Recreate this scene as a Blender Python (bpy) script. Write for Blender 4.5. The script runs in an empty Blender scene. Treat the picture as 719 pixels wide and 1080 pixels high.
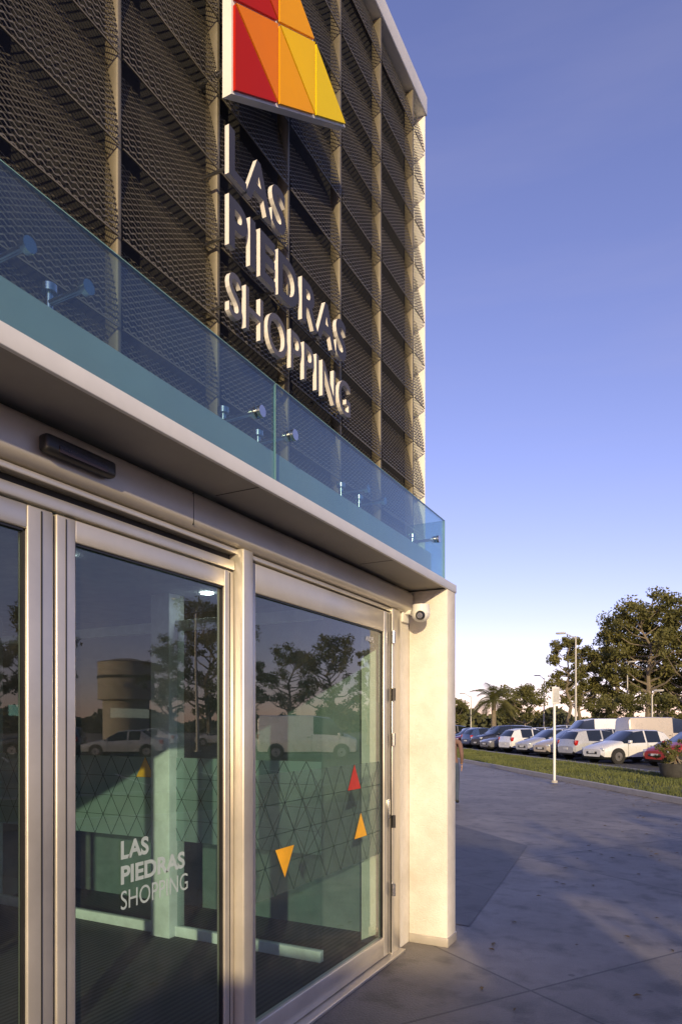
import bpy, bmesh, math, random
import numpy as np
from mathutils import Vector, Matrix
random.seed(7); rng=np.random.default_rng(7)
S=bpy.context.scene
S.view_settings.view_transform='Standard'; S.view_settings.look='None'; S.view_settings.exposure=0
R=math.radians
TH=math.atan(375/719)
SUN_EL=R(13.5); SD=Vector((0.47,-0.883)).normalized()   # horizontal direction towards the sun

# ---------------------------------------------------------------- materials
def nt(name):
    m=bpy.data.materials.new(name); m.use_nodes=True
    t=m.node_tree; t.nodes.clear()
    o=t.nodes.new('ShaderNodeOutputMaterial')
    return m,t,o
def N(t,k,**kw):
    n=t.nodes.new(k)
    for a,b in kw.items(): setattr(n,a,b)
    return n
def M(t,op,a,b=None,c=None):
    n=t.nodes.new('ShaderNodeMath'); n.operation=op
    for i,v in enumerate((a,b,c)):
        if v is None: continue
        if isinstance(v,(int,float)): n.inputs[i].default_value=v
        else: t.links.new(v,n.inputs[i])
    return n.outputs[0]
def c4(c): return (c[0],c[1],c[2],1)
def mat(name,col,rough=.6,metal=0,var=.15,scale=6,bump=.0,bscale=60,col2=None,det=6,coat=0,spec=.5):
    m,t,o=nt(name)
    p=N(t,'ShaderNodeBsdfPrincipled'); p.inputs['Roughness'].default_value=rough; p.inputs['Metallic'].default_value=metal
    p.inputs['Specular IOR Level'].default_value=spec
    p.inputs['Coat Weight'].default_value=coat
    tc=N(t,'ShaderNodeTexCoord')
    n=N(t,'ShaderNodeTexNoise'); n.inputs['Scale'].default_value=scale; n.inputs['Detail'].default_value=det; n.inputs['Roughness'].default_value=.65
    t.links.new(tc.outputs['Object'],n.inputs['Vector'])
    r=N(t,'ShaderNodeValToRGB')
    if col2 is None: col2=tuple(min(1,x*(1+var)) for x in col); col1=tuple(x*(1-var) for x in col)
    else: col1=col
    r.color_ramp.elements[0].position=.32; r.color_ramp.elements[1].position=.68
    r.color_ramp.elements[0].color=c4(col1); r.color_ramp.elements[1].color=c4(col2)
    t.links.new(n.outputs['Fac'],r.inputs['Fac']); t.links.new(r.outputs['Color'],p.inputs['Base Color'])
    if bump>0:
        n2=N(t,'ShaderNodeTexNoise'); n2.inputs['Scale'].default_value=bscale; n2.inputs['Detail'].default_value=5
        t.links.new(tc.outputs['Object'],n2.inputs['Vector'])
        b=N(t,'ShaderNodeBump'); b.inputs['Strength'].default_value=bump; b.inputs['Distance'].default_value=.02
        t.links.new(n2.outputs['Fac'],b.inputs['Height']); t.links.new(b.outputs['Normal'],p.inputs['Normal'])
    rr=M(t,'MULTIPLY_ADD',n.outputs['Fac'],.25,rough-.12); t.links.new(rr,p.inputs['Roughness'])
    t.links.new(p.outputs[0],o.inputs[0])
    return m
def glass(name,tint=(.8,.9,.88),f0=.09,rough=0,refl=(1,1,1),dust=0):
    m,t,o=nt(name)
    tr=N(t,'ShaderNodeBsdfTransparent'); tr.inputs[0].default_value=c4(tint)
    g=N(t,'ShaderNodeBsdfGlossy'); g.inputs['Roughness'].default_value=rough; g.inputs['Color'].default_value=c4(refl)
    lw=N(t,'ShaderNodeLayerWeight'); lw.inputs['Blend'].default_value=.5
    f=M(t,'POWER',lw.outputs['Facing'],4.0); f=M(t,'MULTIPLY_ADD',f,1-f0,f0)
    mx=N(t,'ShaderNodeMixShader'); t.links.new(f,mx.inputs[0]); t.links.new(tr.outputs[0],mx.inputs[1]); t.links.new(g.outputs[0],mx.inputs[2])
    tc=N(t,'ShaderNodeTexCoord'); n=N(t,'ShaderNodeTexNoise'); n.inputs['Scale'].default_value=1.3; n.inputs['Detail'].default_value=1
    t.links.new(tc.outputs['Object'],n.inputs['Vector'])
    b=N(t,'ShaderNodeBump'); b.inputs['Strength'].default_value=.06; b.inputs['Distance'].default_value=.02
    t.links.new(n.outputs['Fac'],b.inputs['Height']); t.links.new(b.outputs['Normal'],g.inputs['Normal'])
    out=mx.outputs[0]
    if dust>0:
        n5=N(t,'ShaderNodeTexNoise'); n5.inputs['Scale'].default_value=3.5; n5.inputs['Detail'].default_value=8; n5.inputs['Roughness'].default_value=.7
        t.links.new(tc.outputs['Object'],n5.inputs['Vector'])
        d5=N(t,'ShaderNodeBsdfDiffuse'); d5.inputs[0].default_value=(.6,.58,.52,1)
        m5=N(t,'ShaderNodeMixShader'); t.links.new(M(t,'MULTIPLY',M(t,'POWER',n5.outputs['Fac'],2.5),dust),m5.inputs[0])
        t.links.new(out,m5.inputs[1]); t.links.new(d5.outputs[0],m5.inputs[2]); out=m5.outputs[0]
    t.links.new(out,o.inputs[0]); return m
def emis(name,col,s):
    m,t,o=nt(name); e=N(t,'ShaderNodeEmission'); e.inputs[0].default_value=c4(col); e.inputs[1].default_value=s
    t.links.new(e.outputs[0],o.inputs[0]); return m

ALU=mat('anodised_aluminium',(.62,.58,.51),.33,.6,.09,3)
STEEL=mat('brushed_steel',(.62,.62,.62),.22,1,.05,8)
WHITE=mat('white_painted_metal',(.74,.73,.70),.45,0,.05,4)
PLASTER=mat('white_render',(.58,.54,.47),.8,0,.0,2.5,.35,90,col2=(.78,.74,.67))
BEAM=mat('beam_paint',(.48,.44,.38),.34,.35,.12,2)
SOFFIT=mat('soffit_panel',(.30,.28,.25),.6,0,.12,3)
DARK=mat('dark_gap',(.02,.02,.022),.7)
BLACK=mat('black_plastic',(.015,.015,.017),.35)
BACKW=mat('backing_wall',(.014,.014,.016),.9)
RIB=mat('rib_metal',(.17,.15,.11),.5,.3,.15,5)
UPST=mat('upstand_paint',(.62,.66,.66),.6,0,.09,2)
GL_DOOR=glass('door_glass',(.60,.76,.77),.10,dust=.10)
GL_IN=glass('inner_glass',(.82,.90,.88),.06)
GL_BAL=glass('balustrade_glass',(.68,.80,.81),.075,refl=(.85,.97,1),dust=.06)
GL_EDGE=mat('glass_edge',(.20,.36,.33),.2,0,.1,5)
INWALL=mat('interior_wall',(.20,.23,.23),.7)
INCEIL=mat('interior_ceiling',(.42,.45,.44),.8)
INCOL=mat('interior_column',(.74,.76,.75),.5)

def mesh_mat():
    m,t,o=nt('expanded_metal_mesh')
    tc=N(t,'ShaderNodeTexCoord'); sp=N(t,'ShaderNodeSeparateXYZ'); t.links.new(tc.outputs['Object'],sp.inputs[0])
    a=M(t,'FRACT',M(t,'MULTIPLY',sp.outputs['Y'],1/.038)); b=M(t,'FRACT',M(t,'MULTIPLY',sp.outputs['Z'],1/.026))
    a=M(t,'ABSOLUTE',M(t,'SUBTRACT',a,.5)); b=M(t,'ABSOLUTE',M(t,'SUBTRACT',b,.5))
    d=M(t,'ABSOLUTE',M(t,'SUBTRACT',M(t,'ADD',a,b),.5))
    wire=M(t,'LESS_THAN',d,.14)
    p=N(t,'ShaderNodeBsdfPrincipled'); p.inputs['Metallic'].default_value=.3; p.inputs['Roughness'].default_value=.4
    n=N(t,'ShaderNodeTexNoise'); n.inputs['Scale'].default_value=1.5; t.links.new(tc.outputs['Object'],n.inputs['Vector'])
    r=N(t,'ShaderNodeValToRGB'); r.color_ramp.elements[0].color=(.16,.143,.112,1); r.color_ramp.elements[1].color=(.27,.24,.185,1)
    t.links.new(n.outputs['Fac'],r.inputs[0]); t.links.new(r.outputs[0],p.inputs['Base Color'])
    bp=N(t,'ShaderNodeBump'); bp.inputs['Strength'].default_value=1; bp.inputs['Distance'].default_value=.012
    t.links.new(M(t,'MULTIPLY',b,4),bp.inputs['Height']); t.links.new(bp.outputs['Normal'],p.inputs['Normal'])
    tr=N(t,'ShaderNodeBsdfTransparent'); mx=N(t,'ShaderNodeMixShader')
    t.links.new(wire,mx.inputs[0]); t.links.new(tr.outputs[0],mx.inputs[1]); t.links.new(p.outputs[0],mx.inputs[2])
    t.links.new(mx.outputs[0],o.inputs[0]); return m
MESHM=mesh_mat()

# ---------------------------------------------------------------- helpers
def link(o,parent=None):
    S.collection.objects.link(o)
    if parent is not None: o.parent=parent
    return o
def empty(name,loc=(0,0,0),rot=0):
    e=bpy.data.objects.new(name,None); e.location=loc; e.rotation_euler=(0,0,rot); e.empty_display_size=.3
    S.collection.objects.link(e); return e
def meshobj(name,verts,faces,mats,parent=None,fm=None,smooth=False):
    me=bpy.data.meshes.new(name); me.from_pydata([tuple(v) for v in verts],[],faces)
    for m in (mats if isinstance(mats,(list,tuple)) else [mats]): me.materials.append(m)
    if fm is not None:
        me.polygons.foreach_set('material_index',fm)
    if smooth:
        me.polygons.foreach_set('use_smooth',[True]*len(me.polygons))
        try: me.set_sharp_from_angle(angle=R(38))
        except Exception: pass
    me.update()
    return link(bpy.data.objects.new(name,me),parent)
def box(name,lo,hi,m,parent=None,bev=0,seg=2):
    lo=Vector(lo); hi=Vector(hi)
    for i in range(3):
        if lo[i]>hi[i]: lo[i],hi[i]=hi[i],lo[i]
    bm=bmesh.new(); bmesh.ops.create_cube(bm,size=1)
    for v in bm.verts:
        v.co=Vector(((v.co.x+.5)*(hi.x-lo.x)+lo.x,(v.co.y+.5)*(hi.y-lo.y)+lo.y,(v.co.z+.5)*(hi.z-lo.z)+lo.z))
    if bev>0:
        bmesh.ops.bevel(bm,geom=bm.edges[:],offset=bev,segments=seg,affect='EDGES',profile=.5)
    me=bpy.data.meshes.new(name); bm.to_mesh(me); bm.free(); me.materials.append(m)
    if bev>0: me.polygons.foreach_set('use_smooth',[True]*len(me.polygons)); me.set_sharp_from_angle(angle=R(50))
    return link(bpy.data.objects.new(name,me),parent)
def cyl(name,p0,p1,r0,m,parent=None,r1=None,seg=16,smooth=True):
    p0=Vector(p0); p1=Vector(p1); d=p1-p0
    bm=bmesh.new(); bmesh.ops.create_cone(bm,cap_ends=True,segments=seg,radius1=r0,radius2=r0 if r1 is None else r1,depth=d.length)
    q=d.to_track_quat('Z','Y').to_matrix().to_4x4(); q.translation=(p0+p1)/2
    bm.transform(q); me=bpy.data.meshes.new(name); bm.to_mesh(me); bm.free(); me.materials.append(m)
    if smooth: me.polygons.foreach_set('use_smooth',[True]*len(me.polygons)); me.set_sharp_from_angle(angle=R(40))
    return link(bpy.data.objects.new(name,me),parent)
def sphere(name,c,r,m,parent=None,sc=(1,1,1),u=20,v=12):
    bm=bmesh.new(); bmesh.ops.create_uvsphere(bm,u_segments=u,v_segments=v,radius=r)
    for w in bm.verts: w.co=Vector((w.co.x*sc[0]+c[0],w.co.y*sc[1]+c[1],w.co.z*sc[2]+c[2]))
    me=bpy.data.meshes.new(name); bm.to_mesh(me); bm.free(); me.materials.append(m)
    me.polygons.foreach_set('use_smooth',[True]*len(me.polygons))
    return link(bpy.data.objects.new(name,me),parent)
def text(name,s,loc,size,m,parent=None,extrude=0,offset=0,width=None,height=None,rot=(R(90),0,R(90)),side=None,spacing=1):
    cu=bpy.data.curves.new(name,'FONT'); cu.body=s; cu.size=size; cu.extrude=extrude; cu.offset=offset; cu.resolution_u=6; cu.space_character=spacing
    ob=bpy.data.objects.new(name+'_tmp',cu); S.collection.objects.link(ob)
    bpy.context.view_layer.update()
    me=bpy.data.meshes.new_from_object(ob.evaluated_get(bpy.context.evaluated_depsgraph_get()))
    bpy.data.objects.remove(ob)
    xs=[v.co.x for v in me.vertices]; ys=[v.co.y for v in me.vertices]
    x0,x1,y0,y1=min(xs),max(xs),min(ys),max(ys)
    sx=width/(x1-x0) if width else 1; sy=height/(y1-y0) if height else 1
    for v in me.vertices: v.co.x=(v.co.x-x0)*sx; v.co.y=(v.co.y-y0)*sy
    me.materials.clear(); me.materials.append(m)
    if side:
        me.materials.append(side)
        for p in me.polygons:
            zs=[me.vertices[i].co.z for i in p.vertices]
            p.material_index=0 if (max(zs)-min(zs))<1e-4 else 1
            p.use_smooth=False
    me.update()
    o=bpy.data.objects.new(name,me); o.location=loc; o.rotation_euler=rot
    return link(o,parent)

# ---------------------------------------------------------------- building
B=empty('shopping_centre_building')
YE=5.57; YB=-9.0
box('end_wall',(-16,YE-.2,0),(-2.26,YE,6.98),PLASTER,B)
box('end_wall_lower',(-2.258,YE-.2,0),(-2.01,YE-.003,2.75),PLASTER,B)
box('back_wall',(-16.2,YB,0),(-16,YE,6.98),PLASTER,B)
box('far_side_wall',(-16,YB-.2,0),(-2.1,YB,6.98),PLASTER,B)
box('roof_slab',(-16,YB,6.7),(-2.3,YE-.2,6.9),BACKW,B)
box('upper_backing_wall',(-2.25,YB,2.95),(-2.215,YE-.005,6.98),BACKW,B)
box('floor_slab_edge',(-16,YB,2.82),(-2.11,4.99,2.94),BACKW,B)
box('front_wall',(-2.25,YB,0),(-2.02,-1.6,2.8),PLASTER,B)
box('jamb_wall',(-2.30,4.75,0),(-2.005,YE-.203,2.75),PLASTER,B)
box('entrance_pillar',(-2.003,4.99,0),(-1.688,5.19,2.745),PLASTER,B,.006)
box('pillar_plinth',(-2.0,4.982,0.0),(-1.680,5.198,.07),BEAM,B,.003)
box('roof_coping',(-2.35,YB,6.985),(-2.07,YE+.02,7.15),WHITE,B,.01)
box('corner_trim',(-2.20,YE-.002,2.95),(-2.085,YE+.006,6.98),WHITE,B,.002)
ribY=[5.30-.65*i for i in range(0,22)]
z0,z1=2.95,6.98; ph=.37
for i,y in enumerate(ribY):
    if y<YB+.2: break
    box('cladding_rib_%02d'%i,(-2.16,y-.012,z0),(-2.088,y+.012,z1),RIB,B,.003,1)
V=[];F=[]
edges=[YE-.016]+ribY
for k in range(len(edges)-1):
    ya=edges[k+1]+.012; yb=edges[k]-.012
    if ya<YB: break
    nrow=int((z1-z0)/ph)+1
    for r in range(nrow):
        zb=z0+r*ph; zt=min(zb+ph+.012,z1)
        n=6
        base=len(V)
        for j in range(n+1):
            t=j/n; z=zb+(zt-zb)*t
            x=-2.15+.07*math.cos(t*math.pi/2)**1.15
            V+= [(x,ya,z),(x,yb,z)]
        for j in range(n):
            a=base+2*j; F.append((a,a+1,a+3,a+2))
meshobj('mesh_cladding_panels',V,F,MESHM,B,smooth=False)
V=[];F=[]
for k in range(len(edges)-1):
    ya=edges[k+1]+.012; yb=edges[k]-.012
    if ya<YB: break
    for r in range(int((z1-z0)/ph)+1):
        zb=z0+r*ph; x=-2.080; s=.003; b=len(V)
        for yy in (ya,yb):
            V+=[(x-s,yy,zb-s),(x+s,yy,zb-s),(x+s,yy,zb+s),(x-s,yy,zb+s)]
        for j in range(4): F.append((b+j,b+(j+1)%4,b+4+(j+1)%4,b+4+j))
meshobj('cladding_panel_lips',V,F,RIB,B)

# canopy
box('canopy_slab',(-2.11,YB,2.752),(-1.70,5.19,2.80),SOFFIT,B,.003)
for i in range(6): box('soffit_joint_%d'%i,(-1.95,4.0-1.5*i,2.7505),(-1.705,4.004-1.5*i,2.753),DARK,B)
box('canopy_lip',(-1.70,YB,2.742),(-1.682,5.20,2.806),WHITE,B,.003)
box('canopy_end_lip',(-2.1,5.192,2.742),(-1.70,5.205,2.806),WHITE,B,.002)
box('deck_upstand',(-1.86,YB,2.803),(-1.82,5.0,3.03),UPST,B,.004)
box('deck_upstand_return',(-2.06,4.96,2.803),(-1.862,5.0,3.03),UPST,B,.004)
box('deck_top',(-2.21,YB,2.945),(-1.862,4.955,2.985),UPST,B)
seams=[2.66-2.42*i for i in range(0,5)]
ys=[5.06]+seams
for k in range(len(ys)-1):
    a=ys[k+1]+.006; b=ys[k]-.004
    if a<YB: a=YB
    box('balustrade_glass_%d'%k,(-1.742,a,2.807),(-1.730,b,3.285),GL_BAL,B)
    box('balustrade_edge_%d'%k,(-1.7425,a,3.285),(-1.7295,b,3.288),GL_EDGE,B)
    box('balustrade_seam_%d'%k,(-1.741,a-.006,2.82),(-1.731,a-.001,3.285),GL_EDGE,B)
box('balustrade_glass_return',(-2.05,5.046,2.807),(-1.745,5.058,3.285),GL_BAL,B)
box('balustrade_edge_corner',(-1.744,5.045,2.807),(-1.7295,5.0605,3.288),GL_EDGE,B)
box('balustrade_clamp',(-1.752,YB,2.80),(-1.72,5.07,2.818),ALU,B,.002)
def standoff(y,z,n,front=True):
    if front: cyl('standoff_disc_%s'%n,(-1.729,y,z),(-1.712,y,z),.026,STEEL,B)
    cyl('standoff_inner_%s'%n,(-1.765,y,z),(-1.743,y,z),.024,STEEL,B)
    cyl('standoff_rod_%s'%n,(-1.765,y,z),(-1.93,y,z),.011,STEEL,B)
    cyl('standoff_post_%s'%n,(-1.93,y,2.98),(-1.93,y,z+.035),.013,STEEL,B)
    cyl('standoff_cap_%s'%n,(-1.93,y,z+.035),(-1.93,y,z+.06),.026,STEEL,B)
    cyl('standoff_base_%s'%n,(-1.93,y,2.986),(-1.93,y,3.0),.03,STEEL,B)
c=0
for s_ in [5.0]+seams:
    for dy in ((-.13,.15) if s_<4.9 else (-.12,)):
        standoff(s_+dy,3.10,c); c+=1
for y in (1.36,1.58,3.7,3.95,.6,-.1,-1.0,-1.3): standoff(y,3.12,c,False); c+=1

box('header_beam',(-2.06,-1.6,2.565),(-1.955,4.985,2.735),BEAM,B,.035,5)
for i,y in enumerate((-.4,2.35)): box('beam_joint_%d'%i,(-2.05,y,2.580),(-1.954,y+.003,2.72),DARK,B)
box('header_recess',(-2.09,-1.6,2.50),(-2.03,4.75,2.565),DARK,B)
box('head_track',(-2.035,-1.6,2.535),(-1.985,4.75,2.558),ALU,B,.003)
box('sliding_head_profile',(-2.05,-1.6,2.455),(-1.995,2.708,2.50),ALU,B,.004)
box('door_sensor',(-1.953,1.55,2.615),(-1.905,1.86,2.675),BLACK,B,.014,3)
box('door_sensor_window',(-1.906,1.60,2.622),(-1.902,1.81,2.645),mat('sensor_lens',(.02,.012,.014),.25),B)
def leaf(n,y0,y1,zt,xf,sw=.09,sw2=None,top=.085,bot=.12,zb=.03,d=.05):
    sw2=sw2 or sw
    box(n+'_stile_a',(xf-d,y0,zb),(xf,y0+sw,zt),ALU,B,.006)
    box(n+'_stile_b',(xf-d,y1-sw2,zb),(xf,y1,zt),ALU,B,.006)
    box(n+'_stile_groove_a',(xf,y0+sw*.45,zb+.01),(xf+.002,y0+sw*.50,zt-.01),DARK,B)
    box(n+'_stile_groove_b',(xf,y1-sw2*.5,zb+.01),(xf+.002,y1-sw2*.45,zt-.01),DARK,B)
    box(n+'_top_rail',(xf-d,y0+sw,zt-top),(xf-.002,y1-sw2,zt),ALU,B,.005)
    box(n+'_bottom_rail',(xf-d,y0+sw,zb),(xf-.002,y1-sw2,zb+bot),ALU,B,.005)
    x=xf-d/2
    meshobj(n+'_glass',[(x,y0+sw,zb+bot),(x,y1-sw2,zb+bot),(x,y1-sw2,zt-top),(x,y0+sw,zt-top)],[(0,1,2,3)],GL_DOOR,B)
    for q,(a0,a1,b0,b1) in enumerate([(y0+sw,y0+sw+.008,zb+bot,zt-top),(y1-sw2-.008,y1-sw2,zb+bot,zt-top)]):
        box(n+'_gasket_%d'%q,(xf-.03,a0,b0),(xf-.012,a1,b1),BLACK,B)
    box(n+'_gasket_top',(xf-.03,y0+sw,zt-top-.008),(xf-.012,y1-sw2,zt-top),BLACK,B)
leaf('sliding_leaf_right',1.668,2.706,2.447,-2.0,.085,.07,.082)
leaf('sliding_leaf_left',.62,1.655,2.447,-2.0,.08,.105,.082)
leaf('fixed_leaf_left',-1.5,.60,2.52,-2.0,.08,.08,.14)
leaf('hinged_side_door',2.80,4.60,2.525,-1.99,.08,.11,.15,.14)
box('door_post',(-2.07,2.712,0.0),(-1.945,2.795,2.56),ALU,B,.008)
box('door_jamb_frame',(-2.06,4.605,0),(-1.975,4.75,2.56),ALU,B,.006)
box('door_jamb_seal',(-1.99,4.60,.03),(-1.982,4.606,2.52),BLACK,B)
for q,z in enumerate((.45,.95,1.55,1.88,2.3)):
    cyl('door_hinge_%d'%q,(-1.965,4.60,z),(-1.965,4.60,z+.09),.014,BLACK if q%2 else STEEL,B)
box('threshold',(-2.12,-1.5,0.0),(-1.93,4.75,.025),ALU,B,.006)
box('door_lock',(-1.988,4.53,1.02),(-1.975,4.565,1.16),STEEL,B,.003)
text('door_label','A0095',(-2.010,4.22,2.28),.05,WHITE,B,width=.13,height=.035)
FLOORM,t,o=nt('entrance_mat')
p=N(t,'ShaderNodeBsdfPrincipled'); p.inputs['Roughness'].default_value=.75
tc=N(t,'ShaderNodeTexCoord'); w=N(t,'ShaderNodeTexWave'); w.inputs['Scale'].default_value=7; w.bands_direction='X'
t.links.new(tc.outputs['Object'],w.inputs[0]); r=N(t,'ShaderNodeValToRGB'); r.color_ramp.elements[0].color=(.015,.015,.016,1); r.color_ramp.elements[1].color=(.09,.088,.085,1)
t.links.new(w.outputs['Fac'],r.inputs[0]); t.links.new(r.outputs[0],p.inputs['Base Color']); t.links.new(p.outputs[0],o.inputs[0])
box('vestibule_floor',(-6.0,-1.6,0.0),(-2.125,4.98,.02),FLOORM,B)
box('hall_floor',(-16,YB,0.0),(-6.003,YE-.2,.02),mat('hall_tiles',(.30,.31,.30),.2,0,.06,1),B)
box('interior_ceiling',(-16,YB,2.74),(-2.115,4.97,2.81),INCEIL,B)
box('vestibule_side_wall',(-9.0,4.98,0),(-2.31,5.05,2.74),INWALL,B)
box('vestibule_left_wall',(-6.0,-1.7,0),(-2.26,-1.61,2.74),INWALL,B)
box('hall_shopfront',(-13.9,YB,0),(-13.6,5.3,2.74),mat('shop_wall',(.10,.13,.13),.6),B)
LITE=emis('ceiling_light',(1,1,.94),20)
for i in range(3):
    for j in range(4):
        x=-3.4-2.6*i; y=.2+1.35*j
        cyl('downlight_%d_%d'%(i,j),(x,y,2.730),(x,y,2.7385),.05,LITE,B)
for i in range(4):
    box('shop_sign_light_%d'%i,(-13.59,-6+3*i,1.9),(-13.57,-4.6+3*i,2.15),emis('shop_sign_%d'%i,[(1,.9,.7),(.6,1,.8),(.9,.95,1),(1,.6,.3)][i],1.5),B)
    box('display_%d'%i,(-12.6,-5.5+2.8*i,0.02),(-12.0,-4.4+2.8*i,1.1+.2*(i%2)),INCOL,B,.02)
box('interior_column',(-3.86,4.12,.02),(-3.67,4.30,2.74),INCOL,B,.005)
box('inner_frame_bottom',(-6.0,4.19,.02),(-2.35,4.24,.10),INCOL,B,.003)
box('inner_frame_top',(-6.0,4.19,2.45),(-2.35,4.24,2.53),INCOL,B,.003)
box('inner_column_far',(-6.1,4.12,.02),(-5.9,4.30,2.74),INCOL,B,.005)
meshobj('inner_side_glass',[(-5.9,4.215,.1),(-2.35,4.215,.1),(-2.35,4.215,2.45),(-5.9,4.215,2.45)],[(0,1,2,3)],GL_IN,B)
box('inner_front_post',(-6.1,1.3,.02),(-5.98,1.42,2.74),INCOL,B,.005)
box('inner_front_head',(-6.08,-1.5,2.35),(-6.0,4.1,2.45),INCOL,B,.005)
def frost(name,dc,k1):
    m,t,o=nt(name)
    d_=N(t,'ShaderNodeBsdfDiffuse'); d_.inputs[0].default_value=c4(dc); tr=N(t,'ShaderNodeBsdfTransparent'); tl=N(t,'ShaderNodeBsdfTranslucent'); tl.inputs[0].default_value=c4(dc)
    tc=N(t,'ShaderNodeTexCoord'); n=N(t,'ShaderNodeTexNoise'); n.inputs['Scale'].default_value=2; t.links.new(tc.outputs['Object'],n.inputs['Vector'])
    m1=N(t,'ShaderNodeMixShader'); m1.inputs[0].default_value=.5; m2=N(t,'ShaderNodeMixShader'); t.links.new(M(t,'MULTIPLY_ADD',n.outputs['Fac'],.3,k1-.15),m2.inputs[0])
    t.links.new(d_.outputs[0],m1.inputs[1]); t.links.new(tl.outputs[0],m1.inputs[2]); t.links.new(tr.outputs[0],m2.inputs[1]); t.links.new(m1.outputs[0],m2.inputs[2]); t.links.new(m2.outputs[0],o.inputs[0]); return m
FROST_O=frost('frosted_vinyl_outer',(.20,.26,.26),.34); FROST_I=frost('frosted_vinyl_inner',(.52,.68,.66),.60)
VDARK=mat('vinyl_line',(.02,.04,.04),.5)
VY=mat('vinyl_yellow',(.85,.42,.02),.5); VR=mat('vinyl_red',(.5,.03,.02),.5)
def band(name,P,u,length,z0,z1,nrm,FR,cols={}):
    P=Vector(P); u=Vector(u).normalized(); n=Vector(nrm)
    def pt(a,z,o_): return P+u*a+Vector((0,0,z))+n*o_
    meshobj(name+'_film',[pt(0,z0,0),pt(length,z0,0),pt(length,z1,0),pt(0,z1,0)],[(0,1,2,3)],FR,B)
    V=[];F=[]
    h=(z1-z0)/4; hw=h/math.sqrt(3)
    def strip(a0,zz0,a1,zz1,w=.0028):
        d=Vector((a1-a0,zz1-zz0)).normalized(); q=Vector((-d.y,d.x))*w; b=len(V)
        for (a,z) in ((a0+q.x,zz0+q.y),(a0-q.x,zz0-q.y),(a1-q.x,zz1-q.y),(a1+q.x,zz1+q.y)): V.append(pt(a,z,.003))
        F.append((b,b+1,b+2,b+3))
    for r in range(1,4): strip(0,z0+r*h,length,z0+r*h,.0016)
    k=-8
    while k*2*hw<length+hw*8:
        a=k*2*hw
        for s in (1,-1):
            a0,a1=a,a+s*4*hw
            ta,tb=[(0-a0)/(a1-a0),(length-a0)/(a1-a0)]
            lo,hi=max(0,min(ta,tb)),min(1,max(ta,tb))
            if hi>lo: strip(a0+(a1-a0)*lo,z0+(z1-z0)*lo,a0+(a1-a0)*hi,z0+(z1-z0)*hi)
        k+=1
    meshobj(name+'_lines',V,F,VDARK,B)
    for i,(a,r,m_,dn) in enumerate(cols):
        if dn: tri_=[pt(a-hw,z0+(r+1)*h,.005),pt(a+hw,z0+(r+1)*h,.005),pt(a,z0+r*h,.005)]
        else: tri_=[pt(a-hw,z0+r*h,.005),pt(a+hw,z0+r*h,.005),pt(a,z0+(r+1)*h,.005)]
        meshobj(name+'_triangle_%d'%i,tri_,[(0,1,2)],m_,B)
hw_=.165/math.sqrt(3)
band('side_band',(-5.9,4.205,0),(1,0,0),3.55,.78,1.44,(0,-1,0),FROST_I,cols=[(2*hw_*10,3,VY,False),(2*hw_*14.5,1,VY,False)])
band('door_band',(-2.008,2.89,0),(0,1,0),1.58,.78,1.44,(1,0,0),FROST_O,cols=[(2*hw_*1.5,.5,VY,True),(2*hw_*6,3,VR,False),(2*hw_*6.5,1,VY,False)])
ST=mat('sticker_white',(.40,.48,.47),.6)
text('door_sticker_las','LAS',(-2.020,1.99,1.165),.1,ST,B,offset=.0035,width=.155,height=.075)
text('door_sticker_piedras','PIEDRAS',(-2.020,1.99,1.065),.1,ST,B,offset=.0035,width=.38,height=.075)
text('door_sticker_shopping','SHOPPING',(-2.020,1.99,.965),.1,ST,B,width=.40,height=.075)

# ---------------------------------------------------------------- sign
SG=empty('shop_sign')
FACE=mat('letter_face',(.045,.047,.068),.5,.0,.08,4,spec=.2)
FACE2=mat('letter_face_light',(.085,.085,.11),.5,.0,.08,4,spec=.2)
SIDE=mat('letter_side',(.72,.70,.68),.4,0,.04,4)
for s,z,h,w,of,fm in (('LAS',4.30,.235,.50,.008,FACE),('PIEDRAS',3.965,.245,1.21,.008,FACE),('SHOPPING',3.64,.215,1.27,.001,FACE2)):
    text('letters_'+s.lower(),s,(-1.962,2.60,z),.3,fm,SG,extrude=.012,offset=of,width=w,height=h,side=SIDE,spacing=1.06)
for i,(y,z) in enumerate([(2.62,4.35),(2.95,4.35),(2.65,4.05),(3.1,4.05),(3.6,4.05),(2.65,3.72),(3.2,3.72),(3.7,3.72)]):
    cyl('letter_pin_%d'%i,(-2.15,y,z),(-1.975,y,z),.008,STEEL,SG)
A=Vector((2.555,4.62)); e1=Vector((.378,.243)); e2=Vector((0,.42))
cols={'r':(.42,.012,.002),'ro':(.58,.06,.003),'o':(.74,.19,.004),'a':(.80,.34,.004),'y':(.82,.50,.005),'yy':(.78,.56,.006)}
LM={k:mat('logo_'+k,v,.5,0,.04,2,spec=.15) for k,v in cols.items()}
def prism(name,pts,x0,x1,m,parent):
    n=len(pts); V=[(x0,p[0],p[1]) for p in pts]+[(x1,p[0],p[1]) for p in pts]
    F=[tuple(range(n-1,-1,-1)),tuple(range(n,2*n))]+[(i,(i+1)%n,n+(i+1)%n,n+i) for i in range(n)]
    return meshobj(name,V,F,m,parent)
cen=A+e1+e2
big=[A,A+3*e1,A+3*e2]; big=[cen+(p-cen)*1.012 for p in big]
prism('logo_backing',big,-1.95,-1.90,WHITE,SG)
k=0
def tri(p,q,s,m):
    global k
    c_=(p+q+s)/3
    prism('logo_triangle_%d'%k,[c_+(x-c_)*.94 for x in (p,q,s)],-1.899,-1.885,LM[m],SG); k+=1
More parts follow.
